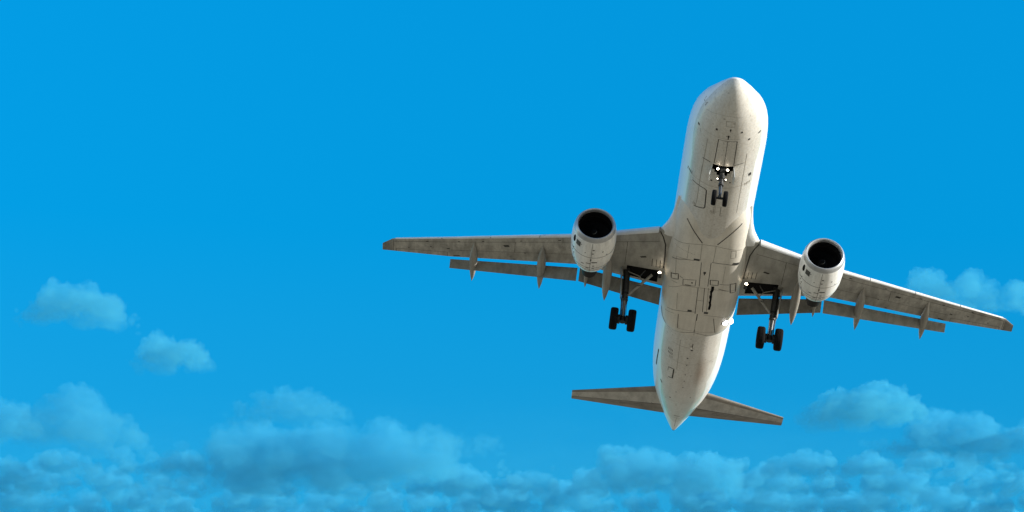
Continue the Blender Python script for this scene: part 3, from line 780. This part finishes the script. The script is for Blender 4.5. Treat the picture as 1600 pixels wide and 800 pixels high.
def main_gear(side):
    mb = MB()
    top, knee, axl = Vector((17.22, 3.94, -0.95)), Vector((17.40, 3.88, -2.72)), Vector((17.70, 3.84, -3.77))
    mb.tube([top, top.lerp(knee, .25), knee], [.17, .165, .15], 'gear', 20)
    mb.tube([top.lerp(knee, .80), top.lerp(knee, .84)], [.20, .20], 'geardark', 20)
    mb.tube([knee, knee.lerp(axl, .06)], [.19, .19], 'gear', 20)
    mb.tube([knee, axl], [.105, .105], 'chrome', 20)
    mb.tube([axl + Vector((0, -.46, 0)), axl + Vector((0, .46, 0))], [.10, .10], 'geardark', 16)
    mb.tube([axl + Vector((0, 0, .16)), axl - Vector((0, 0, .15))], [.15, .17], 'geardark', 16)
    # torque links behind the sliding tube
    k = knee.lerp(axl, .45) + Vector((.42, 0, .05))
    for s_ in (-1, 1):
        mb.tube([knee + Vector((.12, .12 * s_, .05)), k + Vector((0, .03 * s_, 0))], [.045, .03], 'gear', 8)
        mb.tube([k + Vector((0, .03 * s_, 0)), axl + Vector((.10, .12 * s_, .12))], [.03, .045], 'gear', 8)
    # hydraulic lines and brake units
    for d in (-.16, .15, .19):
        mb.tube([top + Vector((-.14, d, -.2)), knee + Vector((-.15, d, .1)), knee.lerp(axl, .5) + Vector((-.17, d * .8, 0)), axl + Vector((-.1, d * .9, .1))], .018, 'geardark', 6)
    for s_ in (-1, 1):
        mb.tube([axl + Vector((0, .16 * s_, 0)), axl + Vector((0, .27 * s_, 0))], [.24, .24], 'geardark', 24)
        for q in range(6):
            t = 2 * PI * q / 6; mb.box(axl + Vector((.2 * math.cos(t), .19 * s_, .2 * math.sin(t))), (.035, .05, .035), 'hub')
    g = mirror_if(mb, side).build('main_gear', plane, fix=False)
    mb = MB()                                              # folding side stay to the wing root, with its lock links
    e, a = Vector((16.75, 2.62, -1.42)), Vector((17.36, 3.80, -2.55))
    m_ = e.lerp(a, .5)
    mb.tube([a, m_], [.06, .065], 'track', 12); mb.tube([m_, e], [.065, .08], 'track', 12)
    mb.tube([m_ + Vector((0, 0, 0)), m_ + Vector((-.02, .01, .02))], [.10, .10], 'geardark', 12)
    q = Vector((16.85, 3.25, -1.55))
    mb.tube([m_.lerp(e, .3), q], .028, 'track', 8); mb.tube([q, Vector((17.0, 3.86, -1.25))], .028, 'track', 8)
    mb.tube([Vector((16.6, 3.0, -1.3)), q], .03, 'gear', 8)
    mirror_if(mb, side).build('side_stay', g)
    mb = MB()                                              # fairing door fixed along the outboard side of the leg
    rows = []
    for t in (0, .25, .5, .75, 1):
        p = top.lerp(knee, t * .97) + Vector((0, .30 - .10 * t, .0))
        hw = .42 - .15 * t
        rows.append([p + Vector((-hw, 0, -hw * .2)), p + Vector((0, .05, 0)), p + Vector((hw, 0, hw * .2)), p + Vector((hw, -.03, hw * .2)), p + Vector((0, .02, 0)), p + Vector((-hw, -.03, -hw * .2))])
    mb.loft(rows, 'track')
    for t in (.25, .7): mb.tube([top.lerp(knee, t), top.lerp(knee, t) + Vector((0, .28 - .08 * t, 0))], .03, 'geardark', 8)
    mirror_if(mb, side).build('gear_door', g)
    for s_ in (-1, 1): mirror_if(wheel(axl + Vector((0, .465 * s_, 0)), .59, .42), side).build('wheel', g, angle=50)
main_gear(1); main_gear(-1)

def nose_gear():
    mb = MB()
    top, mid_, axl = Vector((5.35, 0, -1.65)), Vector((5.22, 0, -2.98)), Vector((5.10, 0, -3.87))
    mb.tube([top, mid_], [.12, .105], 'gear', 18)
    mb.tube([top.lerp(mid_, .62), top.lerp(mid_, .78)], [.16, .16], 'geardark', 18)
    mb.tube([mid_, mid_.lerp(axl, .1)], [.13, .13], 'gear', 18)
    mb.tube([mid_, axl], [.07, .07], 'chrome', 16)
    mb.tube([axl + Vector((0, -.27, 0)), axl + Vector((0, .27, 0))], [.06, .06], 'geardark', 12)
    k = mid_.lerp(axl, .45) + Vector((.30, 0, 0))
    for s_ in (-1, 1):
        mb.tube([mid_ + Vector((.08, .07 * s_, .1)), k + Vector((0, .02 * s_, 0)), axl + Vector((.05, .06 * s_, .08))], [.03, .022, .03], 'gear', 8)
        mb.tube([top + Vector((-.25, .30 * s_, .12)), top.lerp(mid_, .55)], [.045, .04], 'geardark', 10)      # drag stay
        mb.tube([mid_ + Vector((-.02, .05 * s_, .22)), mid_ + Vector((-.02, .20 * s_, .22))], [.045, .045], 'gear', 10)  # steering actuators
        mb.tube([top.lerp(mid_, .3), top.lerp(mid_, .3) + Vector((-.05, .24 * s_, .0))], .03, 'geardark', 8)
    mb.box(top.lerp(mid_, .40) + Vector((-.12, 0, 0)), (.05, .10, .13), 'hub')
    g = mb.build('nose_gear', plane, fix=False)
    for s_ in (-1, 1): wheel(axl + Vector((0, .275 * s_, 0)), .385, .225).build('wheel', g, angle=50)
    for p, r in (((5.08, .24, -2.20), .062), ((5.08, -.24, -2.20), .062), ((5.16, .20, -2.72), .032), ((5.16, -.20, -2.72), .032)):
        l = MB(); p = Vector(p); d = Vector((-1, 0, -.06)).normalized()
        l.tube([p - d * .12, p], [r * .6, r * 1.08], 'hub', 18)
        l.lathe([(0.0, r), (.02, r * .85), (.035, r * .5), (.04, .005)], p, d, 'nose_lamp', 18)
        l.tube([p - d * .1, Vector((5.28, 0, p.z))], .025, 'geardark', 6)
        l.build('landing_light', g, fix=False)
    for s_ in (-1, 1):                                     # small doors that stay open beside the leg
        d = MB(); y0 = .52 * s_
        d.loft([[(5.05, y0, -2.03), (5.05, y0 + .03 * s_, -2.03), (5.16, y0 + .12 * s_, -2.50), (5.16, y0 + .09 * s_, -2.50)],
                [(5.98, y0, -2.04), (5.98, y0 + .03 * s_, -2.04), (5.86, y0 + .12 * s_, -2.52), (5.86, y0 + .09 * s_, -2.52)]], 'white')
        d.build('gear_door', g, smooth=False)
nose_gear()

for x, y in ((19.25, -1.52), (19.75, -1.82)):          # added glowing domes standing for white spots on the aft port belly fairing
    hit = FAIR_ONLY.ray_cast(Vector((x, y * 1.0, -8)), Vector((0, 0, 1)))
    p, nn = hit[0], hit[1] if hit[1].z < 0 else -hit[1]
    mb = MB(); mb.lathe([(-.02, .17), (.02, .16), (.10, .125), (.15, .07), (.17, .005)], p, nn, 'bright_spot', 20)
    mb.lathe([(-.03, .20), (.015, .195), (.02, .165)], p, nn, 'hub', 20, closed_ends=False)
    mb.build('belly_glow_dome', plane, fix=False)
for x, L, h_ in ((7.6, .26, .20), (22.3, .26, .20)):      # blade aerials along the keel
    z = FUS_ONLY.ray_cast(Vector((x, 0.02, -8)), Vector((0, 0, 1)))[0].z
    mb = MB(); rings = []
    for t in (0, .5, 1):
        c = L * (1 - .55 * t); x0 = x + .30 * t * L
        rings.append([(x0 + c * u, .022 * (1 - .5 * t) * w_, z + .02 - h_ * t) for u, w_ in ((0, 0), (.25, 1), (.7, .8), (1, 0), (.7, -.8), (.25, -1))])
    mb.loft(rings, 'track'); mb.build('antenna', plane)

# ------------------------------------------------------------------ clouds
FOC = 800.0 / math.tan(R_(10.0))
def at(px, py, dist):
    """world point seen in the direction of that picture point, at a distance along the ground"""
    d = (CAM.to_3x3() @ Vector(((px - 1130) / FOC, -(py - 400) / FOC, -1))).normalized()
    return CAM.translation + d * (dist / math.hypot(d.x, d.y))

def cloud_mat(tau, h, base=0.12, seed=0.0, soft=0.8, col=None):
    m, n, out = new_mat('haze_tinted_cloud')
    v = N(n, 'ShaderNodeVolumePrincipled')
    v.inputs['Color'].default_value = (*(col or CLOUD_HAZE_COL), 1)
    v.inputs['Anisotropy'].default_value = 0.25
    tc = N(n, 'ShaderNodeTexCoord')
    sx = N(n, 'ShaderNodeSeparateXYZ'); n.links.new(tc.outputs['Object'], sx.inputs[0])
    g = N(n, 'ShaderNodeMapRange'); g.inputs['From Min'].default_value = -0.1 * h; g.inputs['From Max'].default_value = 0.45 * h
    g.inputs['To Min'].default_value = base; g.inputs['To Max'].default_value = 1.0; g.interpolation_type = 'SMOOTHSTEP'
    n.links.new(sx.outputs[2], g.inputs['Value'])
    mp = N(n, 'ShaderNodeMapping'); mp.inputs['Scale'].default_value = (0.75 / h, 0.75 / h, 1.7 / h); mp.inputs['Location'].default_value = (seed, seed * 0.7, 0)
    n.links.new(tc.outputs['Object'], mp.inputs['Vector'])
    nz = N(n, 'ShaderNodeTexNoise', Scale=3.4, Detail=6.0, Roughness=0.65); n.links.new(mp.outputs[0], nz.inputs['Vector'])
    r = ramp(n, nz.outputs[0], [(0.43, 1 - soft), (0.57, 1.0)])
    a = N(n, 'ShaderNodeMath', operation='MULTIPLY'); n.links.new(g.outputs[0], a.inputs[0]); n.links.new(r, a.inputs[1])
    b = N(n, 'ShaderNodeMath', operation='MULTIPLY'); b.inputs[1].default_value = 1.0 * tau / h; n.links.new(a.outputs[0], b.inputs[0])
    n.links.new(b.outputs[0], v.inputs['Density'])
    n.links.new(v.outputs[0], out.inputs['Volume'])
    m.cycles.volume_step_rate = 0.6
    return m
CLOUD_HAZE_COL = (0.135, 0.66, 0.86)  # blue cast of the air in between, put into the cloud colour
BANK_HAZE_COL = (0.115, 0.625, 0.86)  # slightly darker, for the deeper haze over the low bank

_bm = bmesh.new(); bmesh.ops.create_icosphere(_bm, subdivisions=2, radius=1.0); _bm.verts.index_update()
BALL_V = np.array([v.co[:] for v in _bm.verts]); BALL_F = np.array([[v.index for v in f.verts] for f in _bm.faces]); _bm.free()

def cloud_mesh(w, h, prof, seed, depth=0.8, lumps=60, res=95, rough=1.0, rmin=.18):
    """cumulus heap: many billows under an outline, flat underneath, with curled edges"""
    rd = random.Random(seed)
    def top(u):
        return lerp_table(prof, u)[0]
    vs, fs = [], []
    k = 0; tries = 0
    while k < lumps and tries < 4000:
        tries += 1
        u = rd.uniform(-.5, .5); t = top(u) * h
        if t < 0.04 * h: continue
        r = min(t * rd.uniform(rmin, .42), h * .34)
        z = rd.uniform(r * .4, max(r * .45, t - r))
        if rd.random() < .45: z = max(r * .4, t - r)
        y = rd.gauss(0, .33) * depth * h * (1.2 - .6 * z / h)
        v = BALL_V * (1.15 * r, r, 0.92 * r) + (u * w, y, z)
        fs.append(BALL_F + len(BALL_V) * k); vs.append(v)
        k += 1
    v = np.concatenate(vs); z = v[:, 2]
    v[:, 2] = np.where(z < 0.06 * h, 0.06 * h + (z - 0.06 * h) * 0.18, z)
    me = bpy.data.meshes.new('heap'); me.from_pydata(v.tolist(), [], np.concatenate(fs).tolist())
    m2 = union(me, w / res, 2)
    n_ = len(m2.vertices)
    co = np.empty(n_ * 3); m2.vertices.foreach_get('co', co); co = co.reshape(-1, 3)
    nr = np.empty(n_ * 3); m2.vertex_normals.foreach_get('vector', nr); nr = nr.reshape(-1, 3)
    f = np.zeros(n_)
    for q, (fr, am) in enumerate(((2.2, .13), (5.0, .10), (11.0, .075), (23.0, .045))):
        f += am * (value_noise(co / h * fr + seed * 3.1, seed * 7 + q) + 0.1)
    up = np.clip(co[:, 2] / (0.25 * h), 0.25, 1.0)
    co = co + nr * (f * h * 0.62 * up * rough)[:, None]
    m2.vertices.foreach_set('co', co.ravel()); m2.update()
    return union(m2, w / res, 0)

def value_noise(p, seed):
    """smooth lattice noise in -1..1, all vertices at once"""
    i = np.floor(p).astype(np.int64); t = p - i; t = t * t * t * (t * (t * 6 - 15) + 10)
    def hsh(a):
        k = (a[:, 0] * 73856093) ^ (a[:, 1] * 19349663) ^ (a[:, 2] * 83492791) ^ (int(seed) * 2654435)
        k = (k ^ (k >> 13)) * 1274126177; k = (k ^ (k >> 16)) & 0xFFFF
        return k / 32767.5 - 1.0
    r = 0
    for dx in (0, 1):
        for dy in (0, 1):
            for dz in (0, 1):
                w_ = np.where(dx, t[:, 0], 1 - t[:, 0]) * np.where(dy, t[:, 1], 1 - t[:, 1]) * np.where(dz, t[:, 2], 1 - t[:, 2])
                r = r + w_ * hsh(i + np.array([dx, dy, dz]))
    return r

def union(me, voxel, smooth):
    """one clean outer skin round overlapping billows; hollow bubbles inside are dropped"""
    o = bpy.data.objects.new('heap', me); S.collection.objects.link(o)
    md = o.modifiers.new('union', 'REMESH'); md.mode = 'VOXEL'; md.voxel_size = voxel
    if smooth:
        sm = o.modifiers.new('soften', 'SMOOTH'); sm.factor = 0.6; sm.iterations = smooth
    bpy.context.view_layer.update()
    m2 = bpy.data.meshes.new_from_object(o.evaluated_get(bpy.context.evaluated_depsgraph_get()))
    bpy.data.objects.remove(o); bpy.data.meshes.remove(me)
    n_ = len(m2.vertices); e = np.empty(len(m2.edges) * 2, np.int64); m2.edges.foreach_get('vertices', e); e = e.reshape(-1, 2)
    lab = np.arange(n_)
    while True:                                            # label the separate skins
        new = lab.copy(); m_ = np.minimum(lab[e[:, 0]], lab[e[:, 1]])
        np.minimum.at(new, e[:, 0], m_); np.minimum.at(new, e[:, 1], m_)
        for _ in range(6): new = new[new]
        np.minimum.at(new, lab, new.copy()); new = new[new]
        if (new == lab).all(): break
        lab = new
    co = np.empty(n_ * 3); m2.vertices.foreach_get('co', co); co = co.reshape(-1, 3)
    nr = np.empty(n_ * 3); m2.vertex_normals.foreach_get('vector', nr); nr = nr.reshape(-1, 3)
    ids, inv, cnt = np.unique(lab, return_inverse=True, return_counts=True)
    cen = np.stack([np.bincount(inv, co[:, k]) / cnt for k in range(3)], 1)
    out = np.bincount(inv, ((co - cen[inv]) * nr).sum(1))
    bad = (out < 0) | (cnt < 60)
    if bad.any():
        bm = bmesh.new(); bm.from_mesh(m2); bm.verts.ensure_lookup_table()
        bmesh.ops.delete(bm, geom=[bm.verts[k] for k in np.nonzero(bad[inv])[0]], context='VERTS')
        bm.to_mesh(m2); bm.free(); m2.update()
    return m2

def cloud(label, px, py, wpx, hpx, dist, prof, seed, tau=2.0, base=0.10, lumps=130, depth=0.8, soft=.6, res=210, name='cloud', group=None, rough=1.4, rmin=.10, col=None):
    p = at(px, py, dist); sc = (p - CAM.translation).length / FOC
    w, h = wpx * sc, hpx * sc
    me = cloud_mesh(w, h, prof, seed, depth, lumps, res, rough, rmin)
    me.name = name
    me.materials.append(cloud_mat(tau, h, base, seed * 1.7, soft, col))
    o = bpy.data.objects.new(name, me); S.collection.objects.link(o)
    o.location = p
    if label: tag(o, label, 'cloud', group)
    return o

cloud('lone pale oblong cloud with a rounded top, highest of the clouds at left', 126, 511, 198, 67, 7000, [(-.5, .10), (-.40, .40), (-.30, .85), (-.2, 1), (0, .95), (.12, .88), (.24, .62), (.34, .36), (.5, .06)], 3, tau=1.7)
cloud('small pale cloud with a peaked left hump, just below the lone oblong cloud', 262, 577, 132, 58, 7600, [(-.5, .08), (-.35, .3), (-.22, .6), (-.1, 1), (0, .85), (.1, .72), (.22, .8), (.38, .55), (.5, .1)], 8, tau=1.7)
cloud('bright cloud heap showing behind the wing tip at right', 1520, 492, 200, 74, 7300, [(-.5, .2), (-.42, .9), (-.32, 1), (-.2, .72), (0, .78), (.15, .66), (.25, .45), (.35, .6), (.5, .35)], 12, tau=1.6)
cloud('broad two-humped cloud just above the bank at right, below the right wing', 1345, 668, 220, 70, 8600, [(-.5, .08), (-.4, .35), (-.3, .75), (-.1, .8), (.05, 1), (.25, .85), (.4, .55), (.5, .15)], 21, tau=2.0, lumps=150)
cloud('long dark-based cloud running off the right edge, under the two-humped one', 1500, 712, 330, 70, 9200, [(-.5, .08), (-.40, .22), (-.28, .5), (-.15, .85), (-.02, 1), (.08, .9), (.15, .5), (.25, .55), (.34, .8), (.42, .85), (.5, .7)], 31, col=BANK_HAZE_COL, tau=2.1, lumps=190, base=.5, res=300)
cloud('hazy rounded cloud near the left edge, below and left of the small peaked cloud', 118, 698, 205, 90, 8800, [(-.5, .06), (-.35, .35), (-.2, .7), (-.02, 1), (.1, .85), (.25, .6), (.4, .45), (.5, .1)], 37, col=BANK_HAZE_COL, tau=1.7, lumps=150, base=.4)
cloud('largest cloud of the bank at left, with a bright ragged top and broad dark base', 465, 756, 480, 108, 9800, [(-.5, .05), (-.42, .28), (-.35, .45), (-.30, .36), (-.24, .62), (-.17, .90), (-.12, .98), (-.06, .7), (0, .82), (.08, .92), (.14, .60), (.2, .68), (.28, .88), (.36, .62), (.42, .7), (.47, .45), (.5, .2)], 41, col=BANK_HAZE_COL, tau=2.0, lumps=300, base=.6, res=380)
cloud('thin greyish cloud lying above the largest cloud of the left bank', 450, 662, 210, 62, 8400, [(-.5, .05), (-.38, .45), (-.2, .8), (0, 1), (.15, .75), (.3, .6), (.5, .1)], 43, col=BANK_HAZE_COL, tau=1.0, lumps=120, base=.4)
cloud('fluffy bright cloud cut off by the left edge above the low bank', 8, 690, 120, 62, 9400, [(-.5, .5), (-.2, .9), (0, 1), (.2, .8), (.35, .5), (.5, .1)], 47, col=BANK_HAZE_COL, tau=1.8, lumps=90)
cloud('faint broken cloud left of the tailplane, under clear sky', 700, 712, 200, 60, 10500, [(-.5, .08), (-.3, .6), (-.1, .8), (.1, .55), (.3, .45), (.5, .06)], 53, col=BANK_HAZE_COL, tau=.8, lumps=100, base=.4)
cloud('billowing cloud with knobbly tops directly below the tail cone', 1035, 768, 250, 66, 11000, [(-.5, .1), (-.35, .5), (-.2, .85), (-.05, 1), (.1, .7), (.25, .95), (.4, .75), (.5, .25)], 59, col=BANK_HAZE_COL, tau=1.8, lumps=210, base=.5, res=300)

def bank(py, hpx, dist, seed, tau, lumps, wid=(50, 150), gaps=(), x0=-80, x1=1680):
    """a far layer of many small cumulus side by side, each with its own flat base and knobbly dome"""
    rd = random.Random(seed); prof = []; x = x0; W_ = x1 - x0
    while x < x1:
        w_ = rd.uniform(*wid); k = rd.uniform(.62, 1.0)
        if any(a < x + w_ / 2 < b for a, b in gaps): k *= .35
        for t, v in ((.0, .04), (.12, .5), (.3, .9), (.45, rd.uniform(.7, 1)), (.6, rd.uniform(.7, 1)), (.8, .6), (.98, .04)):
            u = (x + t * w_ - x0) / W_ - .5
            if u < .5 and (not prof or u > prof[-1][0]): prof.append((u, v * k))
        x += w_ * rd.uniform(.55, 1.0)
    prof.append((.5001, .3))
    o = cloud(None, (x0 + x1) / 2, py, W_, hpx, dist, prof, seed, tau=tau, base=.55, lumps=lumps, res=1000, name='clouds', depth=1.2, rmin=.20, soft=.6, rough=1.45, col=BANK_HAZE_COL)
    tag(o, kind='stuff')
bank(744, 50, 11800, 61, 2.1, 700, (80, 200), gaps=((560, 900), (1190, 1240)))
bank(774, 52, 13500, 64, 2.3, 850, (60, 170))
bank(804, 54, 15500, 67, 2.5, 850, (60, 160))
bank(838, 58, 18000, 71, 2.6, 850, (70, 180))

def veil(py, hpx, dist, tau, seed):
    """a long flat sheet of thin cloud behind the heaps, fading out upwards, streaked along its length"""
    p = at(800, py, dist); sc = (p - CAM.translation).length / FOC
    w, h, d = 2000 * sc, hpx * sc, 900 * sc * 0.6
    bm = bmesh.new()
    bmesh.ops.create_icosphere(bm, subdivisions=5, radius=1.0)
    for v in bm.verts:
        x, y, z = v.co
        q = Vector((x * w / 2, y * d / 2, (0.5 + 0.5 * math.copysign(abs(z) ** 0.6, z)) * h))
        q.z += h * 0.10 * noise.noise(Vector((q.x / h * 0.5, q.y / h * 0.5, seed))) + h * 0.05 * noise.noise(Vector((q.x / h * 1.6, q.y / h * 1.6, seed + 9)))
        v.co = q
    me = bpy.data.meshes.new('clouds'); bm.to_mesh(me); bm.free()
    m = cloud_mat(tau, h, 1.0, seed, 0.7, BANK_HAZE_COL)
    n = m.node_tree
    g = next(x for x in n.nodes if x.type == 'MAP_RANGE')
    g.inputs['From Min'].default_value = 0.1 * h; g.inputs['From Max'].default_value = 0.95 * h
    g.inputs['To Min'].default_value = 1.0; g.inputs['To Max'].default_value = 0.0
    mp = next(x for x in n.nodes if x.type == 'MAPPING'); mp.inputs['Scale'].default_value = (0.5 / h, 0.5 / h, 4.5 / h)
    me.materials.append(m)
    o = bpy.data.objects.new('clouds', me); S.collection.objects.link(o); o.location = p
    tag(o, kind='stuff')
veil(830, 200, 22000, 0.16, 83)
